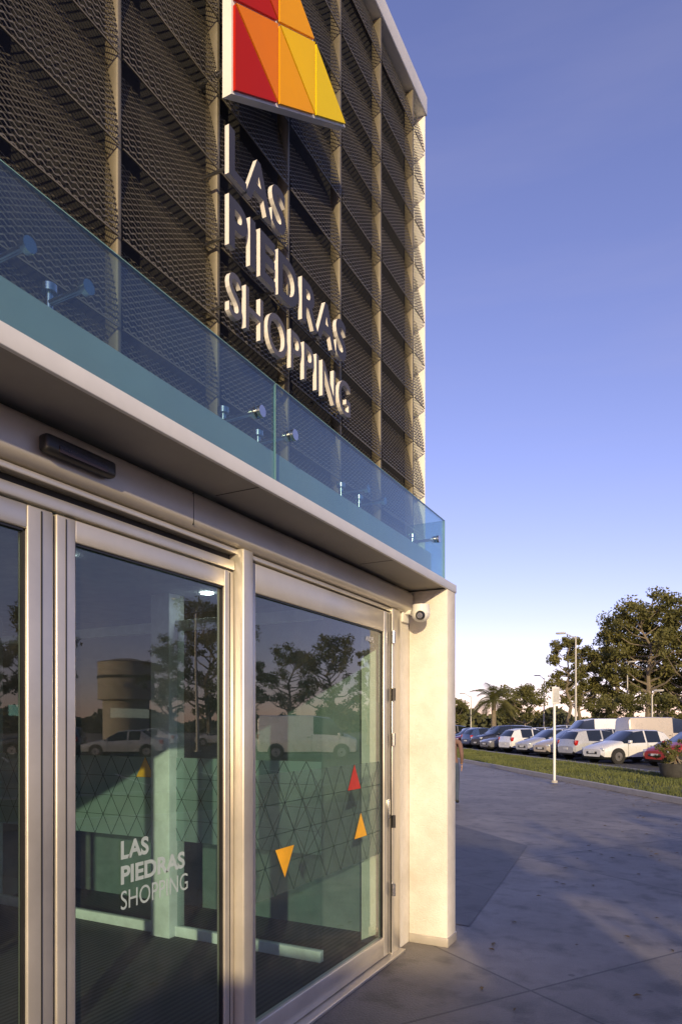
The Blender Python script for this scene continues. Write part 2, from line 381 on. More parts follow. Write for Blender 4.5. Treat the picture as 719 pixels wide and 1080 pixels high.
for (i,j,lo_,up) in ((0,0,'r','o'),(1,0,'a','y'),(2,0,'yy',None),(0,1,'r','ro'),(1,1,'a',None),(0,2,'r',None)):
    p=A+e1*i+e2*j
    tri(p,p+e1,p+e2,lo_)
    if up: tri(p+e1,p+e1+e2,p+e2,up)
for i,(y,z) in enumerate([(2.7,4.9),(3.3,5.3),(2.7,5.6)]): cyl('logo_bracket_%d'%i,(-2.21,y,z),(-1.95,y,z),.02,STEEL,SG)

# security camera
SC=empty('security_camera')
box('wall_plate',(-2.004,4.83,2.49),(-1.985,4.95,2.62),WHITE,SC,.005)
box('arm',(-1.986,4.87,2.55),(-1.90,4.91,2.585),WHITE,SC,.008)
cyl('housing',(-1.83,4.80,2.60),(-1.83,4.80,2.53),.062,WHITE,SC,r1=.07,seg=28)
sphere('dome_shell',(-1.83,4.80,2.53),.068,WHITE,SC,(1,1,.85))
sphere('lens_ball',(-1.815,4.75,2.515),.036,BLACK,SC)
cyl('lens_ring',(-1.81,4.735,2.512),(-1.806,4.715,2.508),.022,STEEL,SC)
cyl('side_cap',(-1.90,4.85,2.565),(-1.87,4.83,2.565),.03,WHITE,SC)

# ---------------------------------------------------------------- ground
GR=mat('ground_dry',(.13,.12,.09),.9,0,.2,.4,.3,8,col2=(.19,.17,.12))
meshobj('ground',[(-400,-300,-.012),(400,-300,-.012),(400,600,-.012),(-400,600,-.012)],[(0,1,2,3)],GR)
def pave(name,c1,c2,joint,ss):
    m,t,o=nt(name); p=N(t,'ShaderNodeBsdfPrincipled'); p.inputs['Roughness'].default_value=.55
    tc=N(t,'ShaderNodeTexCoord'); mp=N(t,'ShaderNodeMapping'); mp.inputs['Rotation'].default_value=(0,0,R(33)); t.links.new(tc.outputs['Object'],mp.inputs[0])
    br=N(t,'ShaderNodeTexBrick'); br.offset=0; br.inputs['Scale'].default_value=1; br.inputs['Brick Width'].default_value=ss; br.inputs['Row Height'].default_value=ss
    br.inputs['Mortar Size'].default_value=.010; br.inputs['Color1'].default_value=(.80,.80,.80,1); br.inputs['Color2'].default_value=(1,1,1,1); br.inputs['Mortar'].default_value=(joint,)*3+(1,)
    t.links.new(mp.outputs[0],br.inputs['Vector'])
    n=N(t,'ShaderNodeTexNoise'); n.inputs['Scale'].default_value=.55; n.inputs['Detail'].default_value=12; n.inputs['Roughness'].default_value=.75; t.links.new(tc.outputs['Object'],n.inputs['Vector'])
    r=N(t,'ShaderNodeValToRGB'); r.color_ramp.elements[0].position=.38; r.color_ramp.elements[1].position=.62; r.color_ramp.elements[0].color=c4(c1); r.color_ramp.elements[1].color=c4(c2)
    t.links.new(n.outputs['Fac'],r.inputs[0])
    n3=N(t,'ShaderNodeTexNoise'); n3.inputs['Scale'].default_value=4; n3.inputs['Detail'].default_value=4; t.links.new(tc.outputs['Object'],n3.inputs['Vector'])
    r3=N(t,'ShaderNodeValToRGB'); r3.color_ramp.elements[0].position=.3; r3.color_ramp.elements[0].color=(.55,.55,.55,1); r3.color_ramp.elements[1].position=.48; r3.color_ramp.elements[1].color=(1,1,1,1)
    t.links.new(n3.outputs['Fac'],r3.inputs[0])
    vo=N(t,'ShaderNodeTexVoronoi'); vo.inputs['Scale'].default_value=2.6; t.links.new(tc.outputs['Object'],vo.inputs['Vector'])
    r4=N(t,'ShaderNodeValToRGB'); r4.color_ramp.elements[0].position=.05; r4.color_ramp.elements[0].color=(.5,.5,.5,1); r4.color_ramp.elements[1].position=.075; r4.color_ramp.elements[1].color=(1,1,1,1)
    t.links.new(vo.outputs['Distance'],r4.inputs[0])
    last=r.outputs[0]
    for oo in (br.outputs['Color'],r3.outputs[0],r4.outputs[0]):
        a=N(t,'ShaderNodeMixRGB',blend_type='MULTIPLY'); a.inputs[0].default_value=1; t.links.new(last,a.inputs[1]); t.links.new(oo,a.inputs[2]); last=a.outputs[0]
    t.links.new(last,p.inputs['Base Color'])
    n2=N(t,'ShaderNodeTexNoise'); n2.inputs['Scale'].default_value=70; n2.inputs['Detail'].default_value=6; t.links.new(tc.outputs['Object'],n2.inputs['Vector'])
    bp=N(t,'ShaderNodeBump'); bp.inputs['Strength'].default_value=.6; bp.inputs['Distance'].default_value=.015; t.links.new(n2.outputs['Fac'],bp.inputs['Height']); t.links.new(bp.outputs['Normal'],p.inputs['Normal'])
    t.links.new(p.outputs[0],o.inputs[0]); return m
PAVE=pave('concrete_paving',(.175,.158,.138),(.29,.262,.23),.4,3.2)
PAVE_SHADE=pave('shade_paving',(.095,.088,.08),(.15,.14,.13),.6,1.2)
g=Vector((-.55,.84)).normalized(); q=Vector((.84,.55)).normalized()   # along the verge / across the verge
N0=Vector((-.3,16.4)); 
def L(a,b): 
    v=N0+g*a+q*b; return v
near_a,near_b=L(-60,0),L(60,0)
meshobj('pavement',[(-60,-60,0),(60,-60,0),tuple(near_a)+(0,),tuple(near_b)+(0,),(-60,60,0)],[(0,1,2,3,4)],PAVE)
meshobj('pavement_shade_patch',[(-9,5.6,.004),(-1.7,5.6,.004),(-2.1,9.7,.004),(-3.9,11.5,.004),(-9,11.5,.004)],[(0,1,2,3,4)],PAVE_SHADE)  # shade past the building corner, painted as a patch of darker paving
ASPH=mat('asphalt',(.040,.040,.042),.85,0,.2,1.2,.3,120,col2=(.062,.060,.058))
def quad(name,a0,a1,b0,b1,z,m):
    ps=[L(a0,b0),L(a1,b0),L(a1,b1),L(a0,b1)]
    return meshobj(name,[(p.x,p.y,z) for p in ps],[(0,1,2,3)],m)
quad('car_park_asphalt',-70,75,4.35,60,0.0,ASPH)
GRASS=mat('grass',(.050,.068,.014),.9,0,.3,1.5,.8,30,col2=(.125,.130,.034))
quad('grass_verge',-70,75,.15,4.2,.07,GRASS)
CURB=mat('kerb_concrete',(.38,.36,.33),.8,0,.1,3)
def obox(name,a0,a1,b0,b1,z0,z1,m,parent=None):
    ps=[L(a0,b0),L(a1,b0),L(a1,b1),L(a0,b1)]
    V=[(p.x,p.y,z0) for p in ps]+[(p.x,p.y,z1) for p in ps]
    return meshobj(name,V,[(0,3,2,1),(4,5,6,7),(0,1,5,4),(1,2,6,5),(2,3,7,6),(3,0,4,7)],m,parent)
obox('kerb',-70,75,0,.14,-.01,.12,CURB); obox('kerb',-70,75,4.21,4.35,-.01,.12,CURB)
def blades(name,n,amin,amax,bmin,bmax,z,h):
    a=rng.uniform(amin,amax,n); b=rng.uniform(bmin,bmax,n)
    x=N0.x+g.x*a+q.x*b; y=N0.y+g.y*a+q.y*b
    ang=rng.uniform(0,6.28,n); hh=h*rng.uniform(.3,1.3,n)*(.7+.6*(np.sin(x*2.1)*np.sin(y*1.7)>.1)); w=.012
    V=np.empty((n,3,3)); dx=np.cos(ang)*w; dy=np.sin(ang)*w; lx=rng.normal(0,.03,n); ly=rng.normal(0,.03,n)
    V[:,0]=np.stack([x-dx,y-dy,np.full(n,z)],1); V[:,1]=np.stack([x+dx,y+dy,np.full(n,z)],1); V[:,2]=np.stack([x+lx,y+ly,z+hh],1)
    me=bpy.data.meshes.new(name); V=V.reshape(-1,3)
    me.from_pydata(V.tolist(),[],np.arange(3*n).reshape(-1,3).tolist()); me.materials.append(mat('grass_blade',(.06,.08,.018),.8,0,.2,.8,col2=(.15,.16,.045)))
    link(bpy.data.objects.new(name,me))
blades('grass_tufts',45000,-6,34,.2,4.15,.068,.09)
n=420; V=[];F=[]
for i in range(n):
    if i<260: p_=L(random.uniform(-4,22),-abs(random.gauss(0,.5))-.02); x,y=p_.x,p_.y
    else: x=random.uniform(-1.4,3); y=random.uniform(3,14)
    a=random.uniform(0,6.28); s=random.uniform(.02,.045); b=len(V); d=Vector((math.cos(a),math.sin(a))); e=Vector((-d.y,d.x))
    for (u_,v_,z_) in ((-1,0,.006),(0,.4,.014),(1,0,.006),(0,-.4,.010)): V.append((x+(d.x*u_+e.x*v_)*s,y+(d.y*u_+e.y*v_)*s,z_))
    F.append((b,b+1,b+2,b+3))
meshobj('fallen_leaves',V,F,mat('dry_leaf',(.09,.06,.03),.8,0,.3,3,col2=(.20,.14,.06)))
LINE=mat('road_paint',(.62,.62,.60),.7,0,.15,4)
V=[];F=[]
for row in (7.2,22.5):
    for i in range(-14,22):
        a=i*2.75+1.2
        b=len(V)
        for (aa,bb) in ((a,row),(a+.1,row),(a+.1,row+5),(a,row+5)):
            p=L(aa,bb); V.append((p.x,p.y,.005))
        F.append((b,b+1,b+2,b+3))
meshobj('parking_bay_markings',V,F,LINE)

# ---------------------------------------------------------------- vehicles
TYRE=mat('tyre_rubber',(.02,.02,.02),.85); HUB=mat('wheel_rim',(.45,.45,.46),.3,.8)
CARGL=mat('car_glass',(.012,.016,.018),.06,0,.0,3,spec=1.0); TRIM=mat('car_trim',(.02,.02,.02),.5)
HEADL=mat('head_light',(.6,.62,.62),.12,.3,.05,8); TAILL=mat('tail_light',(.35,.012,.01),.2); PLATE=mat('number_plate',(.6,.6,.58),.5)
TY={
'hatch':dict(st=[(1.93,.60,.30,.56,.62,.52),(1.84,.76,.2,.67,.72,.64),(1.3,.83,.19,.82,.90,.70),(.85,.84,.19,.88,.98,.70),(.18,.84,.19,.90,1.41,.58),(-.32,.84,.19,.91,1.48,.59),(-.40,.84,.19,.91,1.48,.59),(-1.15,.84,.19,.93,1.46,.58),(-1.25,.84,.19,.94,1.44,.58),(-1.56,.82,.22,.95,1.36,.55),(-1.84,.78,.25,.93,1.00,.66),(-1.92,.66,.34,.62,.66,.58)],
  win=[3,4,6],pil=[5,7],ws=[3],rw=[9],wh=(1.18,-1.2)),
'sedan':dict(st=[(2.2,.62,.30,.55,.60,.52),(2.1,.78,.2,.66,.70,.66),(1.4,.86,.19,.80,.88,.72),(.95,.87,.19,.86,.95,.72),(.25,.87,.19,.88,1.36,.58),(-.3,.87,.19,.90,1.43,.59),(-.38,.87,.19,.90,1.43,.59),(-1.0,.87,.19,.91,1.40,.57),(-1.08,.87,.19,.92,1.38,.57),(-1.6,.86,.2,.92,1.02,.66),(-2.1,.82,.25,.88,.95,.66),(-2.2,.68,.34,.6,.66,.58)],
  win=[3,4,6],pil=[5,7],ws=[3],rw=[8],wh=(1.35,-1.35)),
'suv':dict(st=[(2.15,.66,.35,.66,.74,.58),(2.05,.82,.27,.84,.90,.70),(1.5,.89,.26,.98,1.05,.78),(1.05,.9,.26,1.02,1.12,.78),(.5,.9,.26,1.04,1.60,.66),(-.2,.9,.26,1.06,1.68,.67),(-.3,.9,.26,1.06,1.68,.67),(-1.1,.9,.26,1.07,1.67,.67),(-1.2,.9,.26,1.08,1.66,.67),(-1.85,.88,.28,1.08,1.56,.64),(-2.05,.85,.3,1.05,1.12,.74),(-2.15,.72,.4,.7,.76,.6)],
  win=[3,4,6,8],pil=[5,7],ws=[3],rw=[9],wh=(1.3,-1.35)),
'van':dict(st=[(2.5,.7,.35,.75,.85,.62),(2.4,.88,.27,.95,1.02,.74),(1.95,.94,.26,1.12,1.22,.82),(1.7,.95,.26,1.15,1.30,.82),(1.05,.95,.26,1.2,2.02,.76),(.3,.95,.26,1.22,2.16,.78),(.2,.95,.26,1.22,2.16,.78),(-1.0,.95,.26,1.22,2.18,.78),(-1.1,.95,.26,1.22,2.18,.78),(-2.35,.94,.28,1.22,2.15,.78),(-2.45,.9,.3,1.2,1.95,.76),(-2.5,.8,.4,.8,.9,.7)],
  win=[3,4],pil=[5,7],ws=[3],rw=[],wh=(1.6,-1.6)),
}
PAINTS={}
def paint(k,c):
    if k not in PAINTS: PAINTS[k]=mat('car_paint_'+k,c,.28,.15,.04,2,coat=.8)
    return PAINTS[k]
COL={'white':(.72,.72,.70),'silver':(.42,.43,.44),'red':(.36,.02,.015),'black':(.018,.018,.02),'blue':(.04,.07,.16),'grey':(.14,.14,.15),'beige':(.48,.42,.33),'darkred':(.14,.02,.02)}
def car(kind,color,x,y,ang,name='parked_car'):
    T=TY[kind]; pm=paint(color,COL[color]); st=T['st']
    E=empty(name,(x,y,0.006),ang)
    V=[];F=[];FM=[]
    for (sx,w,zb,zbelt,zt,wt) in st:
        ring=[(w*.86,zb),(w*.985,zb+.10),(w,(zb+zbelt)/2+.02),(w*.985,zbelt-.06),(w*.95,zbelt),(wt,zt-.035),(wt*.86,zt),(0,zt+.02)]
        full=[(-a,b) for a,b in ring]+[(a,b) for a,b in ring[-2::-1]]
        V+=[(sx,a,b) for a,b in full]
    n=15
    for i in range(len(st)-1):
        for j in range(n-1):
            jj=min(j,n-2-j)
            F.append((i*n+j,i*n+j+1,(i+1)*n+j+1,(i+1)*n+j)); m=0
            if jj==0: m=2
            if jj==4 and i in T['win']: m=1
            if jj in (5,6) and i in T['ws']: m=1
            if jj in (5,6) and i in T['rw']: m=1
            FM.append(m)
    F.append(tuple(range(n))); FM.append(0); L_=len(st)-1; F.append(tuple(range(L_*n+n-1,L_*n-1,-1))); FM.append(0)
    for i in range(len(st)-1): F.append((i*n,(i+1)*n,(i+1)*n+n-1,i*n+n-1)); FM.append(2)
    body=meshobj('body',V,F,[pm,CARGL,TRIM],E,FM,smooth=True)
    bm=bmesh.new(); bm.from_mesh(body.data); bmesh.ops.recalc_face_normals(bm,faces=bm.faces); bm.to_mesh(body.data); bm.free()
    w=st[4][1]; rad=.31 if kind in('hatch','sedan') else .36
    for wi,wx in enumerate(T['wh']):
        for s in (-1,1):
            cyl('wheel_arch_%d%d'%(wi,s),(wx,s*(w-.12),rad+.02),(wx,s*(w+.006),rad+.02),rad+.055,TRIM,E,seg=24)
            cyl('tyre_%d%d'%(wi,s),(wx,s*(w-.15),rad),(wx,s*(w+.02),rad),rad,TYRE,E,seg=24)
            cyl('rim_%d%d'%(wi,s),(wx,s*(w),rad),(wx,s*(w+.026),rad),rad*.62,HUB,E,seg=16)
            cyl('rim_centre_%d%d'%(wi,s),(wx,s*(w),rad),(wx,s*(w+.034),rad),rad*.16,TRIM,E,seg=8)
    f=st[1]; r_=st[-2]
    for s in (-1,1):
        box('headlight_%d'%s,(f[0]-.16,s*(f[1]-.28),f[3]-.12),(f[0]+.055,s*(f[1]-.02),f[3]+.02),HEADL,E,.03)
        box('taillight_%d'%s,(r_[0]+.14,s*(r_[1]-.16),r_[3]-.22),(r_[0]-.04,s*(r_[1]+.005),r_[3]+.03),TAILL,E,.025)
        box('mirror_%d'%s,(st[3][0]-.28,s*(w+.01),st[3][3]+.02),(st[3][0]-.14,s*(w+.17),st[3][3]+.15),pm,E,.03)
        box('door_handle_%d'%s,(st[5][0]-.3,s*(w-.01),st[5][3]-.16),(st[5][0]-.16,s*(w+.015),st[5][3]-.13),TRIM,E,.004)
        box('door_gap_%d'%s,(st[6][0]-.006,s*(w-.02),.30),(st[6][0]+.006,s*(w+.003),st[6][3]-.03),TRIM,E)
        box('door_gap_front_%d'%s,(st[3][0]-.206,s*(w-.02),.30),(st[3][0]-.196,s*(w+.003),st[3][3]-.03),TRIM,E)
    box('grille',(f[0]-.05,-.36,.40),(st[0][0]+.012,.36,.53),TRIM,E,.02)
    box('front_plate',(st[0][0],-.2,.44),(st[0][0]+.02,.2,.53),PLATE,E)
    box('rear_plate',(st[-1][0]-.015,-.2,.5),(st[-1][0]+.01,.2,.6),PLATE,E)
    box('bumper_lower',(r_[0]-.06,-.6,.26),(r_[0]+.1,.6,.36),TRIM,E,.02)
    return E
ga=math.atan2(q.y,q.x)
row=[('hatch','red'),('hatch','white'),('hatch','silver'),('hatch','beige'),('hatch','silver'),('hatch','white'),('sedan','grey'),('suv','black'),('hatch','blue'),('sedan','darkred'),('hatch','black'),('suv','grey'),('sedan','silver'),('hatch','white'),('suv','blue'),('sedan','white')]
for i,(k_,c_) in enumerate(row):
    p=Vector((-2.75,33.2))+g*2.85*(i-1)+q*(1.2 if i==0 else 0)
    car(k_,c_,p.x+random.uniform(-.1,.1),p.y+random.uniform(-.4,.4),ga+R(10)+math.pi*(i%3!=2)+random.uniform(-.06,.06))
row2=[('van','beige'),('hatch','red'),('sedan','silver'),('van','white'),('hatch','black'),('suv','silver'),('hatch','white'),('sedan','blue'),('hatch','darkred'),('suv','white'),('sedan','black')]
for i,(k_,c_) in enumerate(row2):
    p=Vector((-2.0,46))+g*2.9*i
    car(k_,c_,p.x,p.y,ga+math.pi*(i%2)+random.uniform(-.04,.04))
row3=['silver','white','red','grey','white','beige','black','silver']
for i,c_ in enumerate(row3):
    p=Vector((-3,60))+g*3.1*i; car(['hatch','sedan','suv'][i%3],c_,p.x,p.y,ga)
car('van','white',13.5,30,R(150),'parked_van')
rr=[('sedan','silver',23,27),('hatch','white',19,35),('suv','black',27,25),('hatch','red',33,31),('sedan','white',32,38),('hatch','grey',38,24),('suv','silver',42,30),('hatch','blue',36,18),('hatch','silver',30,44),('suv','white',24,46)]
for k_,c_,x,y in rr: car(k_,c_,x,y,R(150)+random.choice((0,math.pi)))

# ---------------------------------------------------------------- trees
BARK=mat('bark',(.17,.14,.10),.9,0,.2,5,.5,15)
def leafmat(name,c1,c2,sc):
    m=mat(name,c1,.75,0,.3,sc,col2=c2); t=m.node_tree
    p=[n for n in t.nodes if n.type=='BSDF_PRINCIPLED'][0]; o=[n for n in t.nodes if n.type=='OUTPUT_MATERIAL'][0]
    tl=N(t,'ShaderNodeBsdfTranslucent'); tl.inputs[0].default_value=(c2[0]*1.5,c2[1]*1.5,c2[2],1); mx=N(t,'ShaderNodeMixShader'); mx.inputs[0].default_value=.25
    t.links.new(p.outputs[0],mx.inputs[1]); t.links.new(tl.outputs[0],mx.inputs[2]); t.links.new(mx.outputs[0],o.inputs[0]); return m
LEAF=leafmat('leaves',(.065,.075,.018),(.17,.155,.045),.35)
LEAF2=mat('leaves_far',(.045,.055,.02),.85,0,.3,.2,col2=(.10,.10,.04))
def tube(V,F,FM,p0,p1,r0,r1,mi=0,seg=7):
    d=(p1-p0); 
    if d.length<1e-4: return
    z=d.normalized(); x=z.orthogonal().normalized(); y=z.cross(x); b=len(V)
    for p,r in ((p0,r0),(p1,r1)):
        for i in range(seg):
            a=2*math.pi*i/seg; V.append(tuple(p+x*math.cos(a)*r+y*math.sin(a)*r))
    for i in range(seg): F.append((b+i,b+(i+1)%seg,b+seg+(i+1)%seg,b+seg+i)); FM.append(mi)
def tree_mesh(name,seed,H,spread,nl=30,leaves=200,lsize=.3,trunkfrac=.35,r0=.28,cr=.19):
    rd=random.Random(seed); V=[];F=[];FM=[]
    pts=[Vector((0,0,-.1))]; 
    for i in range(1,7):
        pts.append(Vector((rd.uniform(-.06,.06)*H*i/6,rd.uniform(-.06,.06)*H*i/6,H*.92*i/6)))
    for i in range(6): tube(V,F,FM,pts[i],pts[i+1],r0*(1-i/6.5),r0*(1-(i+1)/6.5))
    cl=[]
    for i in range(nl):
        t=trunkfrac+(1-trunkfrac)*(i+.5)/nl
        k_=min(5,int(t*6)); base=pts[k_].lerp(pts[k_+1],t*6-k_) if t<1 else pts[6]
        a=i*2.4+rd.uniform(-.7,.7)
        prof=math.sin(math.pi*min(1,max(.08,(t-trunkfrac*.75)/(1-trunkfrac*.75)))**.85)**.6
        rl=spread*(.35+.65*prof)*rd.uniform(.4,1.15)
        tip=base+Vector((math.cos(a)*rl,math.sin(a)*rl,rl*rd.uniform(.25,.95)))
        tip.z=min(tip.z,H*1.0+rd.uniform(-.9,.4))
        mid=base.lerp(tip,.5)+Vector((0,0,-.12*rl))
        rb=r0*(1-t)*.5+.03
        tube(V,F,FM,base,mid,rb,rb*.6,seg=5); tube(V,F,FM,mid,tip,rb*.6,.012,seg=5)
        cl.append((tip,rd.uniform(.6,1.35)*spread*cr)); cl.append((mid.lerp(tip,.5)+Vector((rd.uniform(-.4,.4),rd.uniform(-.4,.4),.2)),rd.uniform(.5,.9)*spread*cr))
    r_=np.random.default_rng(seed)
    VV=[np.array(V)]; base=len(V); FF=[]
    for c_,rad in cl:
        n=int(leaves*(rad/(spread*cr))**1.5)
        d=r_.normal(0,1,(n,3)); d/=np.linalg.norm(d,axis=1)[:,None]; rr_=rad*r_.uniform(.1,1.25,n)**.65
        p=d*rr_[:,None]*np.array([1,1,.8])+np.array(c_)
        a=r_.normal(0,1,(n,3)); a/=np.linalg.norm(a,axis=1)[:,None]; b=np.cross(a,r_.normal(0,1,(n,3))); b/=np.linalg.norm(b,axis=1)[:,None]
        s=lsize*r_.uniform(.5,1.2,n)[:,None]
        q_=np.stack([p-a*s*.5,p+b*s*.22,p+a*s*.5,p-b*s*.22],1).reshape(-1,3)
        VV.append(q_); FF.append(np.arange(base,base+4*n).reshape(-1,4)); base+=4*n
    VV=np.concatenate(VV); FF=np.concatenate(FF)
    me=bpy.data.meshes.new(name); me.from_pydata(VV.tolist(),[],F+FF.tolist()); me.materials.append(BARK); me.materials.append(LEAF)
    me.polygons.foreach_set('material_index',FM+[1]*len(FF)); me.update(); return me
EUC=[tree_mesh('eucalyptus_mesh_a',1,15,3.9,36,115,.42,.24,.34,.21),tree_mesh('eucalyptus_mesh_b',2,13,3.0,28,115,.42,.30,.28,.21),tree_mesh('eucalyptus_mesh_c',5,16,4.3,40,115,.45,.18,.38,.21)]
RND=tree_mesh('round_tree_mesh',9,5.5,2.6,22,130,.34,.3,.16,.25)
def tree(x,y,k_,s=1,rot=None,name='eucalyptus_tree'):
    me=EUC[k_] if k_<3 else RND
    o=link(bpy.data.objects.new(name,me)); o.location=(x,y,-.01); o.scale=(s,s,s*random.uniform(.94,1.06)); o.rotation_euler=(0,0,random.uniform(0,6.28) if rot is None else rot); return o
def cam2w(u,depth):
    r=(u-360)/719; return ((r*math.cos(TH)-math.sin(TH))*depth,(r*math.sin(TH)+math.cos(TH))*depth)
for u,d,k_,s in [(600,82,1,.94),(612,86,1,.98),(627,92,1,.94),(650,84,1,1.06),(666,86,0,1.08),(684,80,0,1.15),(704,84,2,1.10),(724,78,0,1.12),(745,80,2,1.0),(694,98,1,1.2),(640,96,1,.98),(770,84,0,1.0),(800,80,2,.9)]:
    tree(*cam2w(u,d),k_,s)
for u,d,s in [(555,78,1.05),(660,70,.85),(480,95,.9),(540,105,1),(705,66,.8),(635,76,.75)]: tree(*cam2w(u,d),3,s,name='round_tree')
# unseen trees added behind the photographer to cast long shadows over the forecourt
for x,y,s in ((13.2,-14,1.25),(17.5,-15,1.35),(22,-16,1.3),(27,-17,1.3)): tree(x,y,3,s,name='round_tree')
tree(33,-26,0,.8); tree(41,-30,2,.8)  # also unseen, added for their shadows
for i in range(24):
    ad=12+i*3.3
    if 42.5<ad<48.5: continue
    a=R(ad); d=64+random.uniform(-6,8)
    tree(-4+math.sin(a)*d,math.cos(a)*d,i%3,random.uniform(.6,.9))
def distant(name,seed,n,dmin,dmax,hmax):
    r_=np.random.default_rng(seed)
    a=np.radians(r_.uniform(-50,100,n)); d=r_.uniform(dmin,dmax,n); hh=(np.sin(a*17)*.25+np.sin(a*41+2)*.25+np.sin(a*97)*.2+1)*hmax*.6
    z=r_.uniform(0,1,n)**.8*hh; p=np.stack([np.sin(a)*d,np.cos(a)*d,z],1)
    v=r_.normal(0,1,(n,3)); v/=np.linalg.norm(v,axis=1)[:,None]; b=np.cross(v,r_.normal(0,1,(n,3))); b/=np.linalg.norm(b,axis=1)[:,None]
    s=r_.uniform(.7,1.8,n)[:,None]
    q_=np.stack([p-v*s*.5,p+b*s*.4,p+v*s*.5,p-b*s*.4],1).reshape(-1,3)
    me=bpy.data.meshes.new(name); me.from_pydata(q_.tolist(),[],np.arange(4*n).reshape(-1,4).tolist()); me.materials.append(LEAF2); link(bpy.data.objects.new(name,me))
distant('distant_trees',3,60000,150,200,6.5)

def palm(x,y,h,s):
    E=empty('palm_tree',(x,y,0)); V=[];F=[];FM=[]
    for i in range(8):
        tube(V,F,FM,Vector((0,0,h*i/8)),Vector((0,0,h*(i+1)/8)),.24-.008*i,.22-.008*i,0,10)
    meshobj('trunk',V,F,BARK,E)
    V=[];F=[];FM=[]; rd=random.Random(4)
    for k_ in range(30):
        az=k_*2.4; el=rd.uniform(-.1,1.3); p=Vector((0,0,h)); d=Vector((math.cos(az)*math.cos(el),math.sin(az)*math.cos(el),math.sin(el)))
        for j in range(14):
            pn=p+d*(s/14); side=d.cross(Vector((0,0,1))).normalized() if abs(d.z)<.999 else Vector((1,0,0))
            tube(V,F,FM,p,pn,.025,.02,0,4)
            ll=s*.26*math.sin(math.pi*(j+1.2)/16)
            for sg in (-1,1):
                for o_ in (0,.5):
                    b=len(V); pp=p.lerp(pn,o_); tip=pp+side*sg*ll+d*ll*.5-Vector((0,0,ll*.35)); w_=d*.035
                    V+=[tuple(pp-w_),tuple(pp+w_),tuple(tip)]; F.append((b,b+1,b+2)); FM.append(0)
            p=pn; d=(d+Vector((0,0,-.13))).normalized()
    meshobj('fronds',V,F,LEAF,E)
palm(*cam2w(521,56),3.7,2.5)

# ---------------------------------------------------------------- street furniture
STEELP=mat('galvanised_pole',(.42,.41,.38),.5,.4)
def lamp(x,y,H,arm,az,name='street_lamp'):
    E=empty(name,(x,y,0),az)
    cyl('pole',(0,0,0),(0,0,H),.12,STEELP,E,r1=.06)
    cyl('arm',(0,0,H-.2),(arm,0,H+.35),.05,STEELP,E,r1=.035)
    sg=1 if arm>=0 else -1
    box('lamp_head',(arm-sg*.1,-.16,H+.28),(arm+sg*.75,.16,H+.42),STEELP,E,.05)
    box('lamp_lens',(arm,-.12,H+.262),(arm+sg*.65,.12,H+.282),HEADL,E)
    cyl('base_plate',(0,0,0),(0,0,.08),.25,STEELP,E)
lamp(*cam2w(607.5,62),9.8,-1.0,0); lamp(*cam2w(574,95),8.3,-.6,0); lamp(*cam2w(662,80),8.8,.2,0); lamp(*cam2w(688,60),4.4,.2,0)
x,y=cam2w(497,100); lamp(x,y,6,-1,0)
for (x,y) in ((24,34),(40,30),(34,14)): lamp(x,y,9,-1.4,R(90))
x,y=cam2w(585,19.6)
E=empty('traffic_sign',(x,y,.06),R(62))
cyl('post',(0,0,0),(0,0,2.75),.036,WHITE,E)
box('sign_plate',(-.16,-.055,2.25),(.16,-.04,2.74),WHITE,E,.006)
box('sign_border',(-.13,-.058,2.3),(.13,-.0555,2.69),mat('sign_face',(.5,.5,.48),.5),E)
cyl('foot',(0,0,-.02),(0,0,.05),.09,CURB,E)
x,y=cam2w(712,21.0)
E=empty('stone_planter',(x,y,.06))
V=[];F=[];FM=[]
prof=[(.28,0),(.40,.12),(.46,.38),(.50,.46),(.43,.46),(.40,.40)]
n=24
for r_,z in prof: V+=[(r_*math.cos(6.2832*i/n),r_*math.sin(6.2832*i/n),z) for i in range(n)]
for j in range(len(prof)-1):
    for i in range(n): F.append((j*n+i,j*n+(i+1)%n,(j+1)*n+(i+1)%n,(j+1)*n+i))
meshobj('bowl',V,F,mat('dark_stone',(.05,.048,.046),.8,0,.3,6,.4,40),E,smooth=True)
me=tree_mesh('planter_shrub_mesh',21,.55,.42,16,120,.08,.3,.03,.3)
o_=link(bpy.data.objects.new('shrub',me),E); o_.location=(0,0,.36)
E=empty('water_tank',(52,56,0))
TANK=mat('tank_concrete',(.42,.37,.29),.8,0,.12,.6)
cyl('tank_drum',(0,0,4.5),(0,0,8.6),3.0,TANK,E,seg=48); cyl('tank_stem',(0,0,0),(0,0,4.5),2.5,TANK,E,seg=32); cyl('tank_band',(0,0,6.8),(0,0,7.1),3.06,DARK,E,seg=48); cyl('tank_cap',(0,0,8.6),(0,0,9.0),3.1,TANK,E,r1=1.2,seg=48)
# unseen blocks added behind the camera to shade the forecourt, gapped for sun streaks
K=empty('shade_caster_row')
KW=mat('shade_caster_wall',(.45,.40,.33),.8,0,.08,2)
def kb(n,x0,x1,y0,y1,h):
    box(n+'_block',(x0,y0,0),(x1,y1,h),KW,K); box(n+'_added_coping',(x0-.04,y0-.04,h),(x1+.04,y1+.04,h+.12),WHITE,K)
    m_=int((x1-x0)//1.6)
    for i in range(m_): box(n+'_added_window_%d'%i,(x0+.3+1.6*i,y1,1.0),(x0+1.3+1.6*i,y1+.03,2.2),CARGL,K)
kb('low_caster',3.6,5.9,-9.2,-8.2,3.3)
kb('main',5.95,7.0,-9.0,-8.4,4.7)
kb('second',8.3,9.0,-9.0,-8.4,4.9)
kb('third',9.9,11.3,-9.0,-8.4,5.2)
kb('fourth',12.9,14.2,-9.0,-8.4,5.3)
kb('fifth',15.2,20,-9.0,-8.4,5.4)
for i,x in enumerate((7.75,12.2)): cyl('post_%d'%i,(x,-8.7,0),(x,-8.7,4.6),.05,STEELP,K)
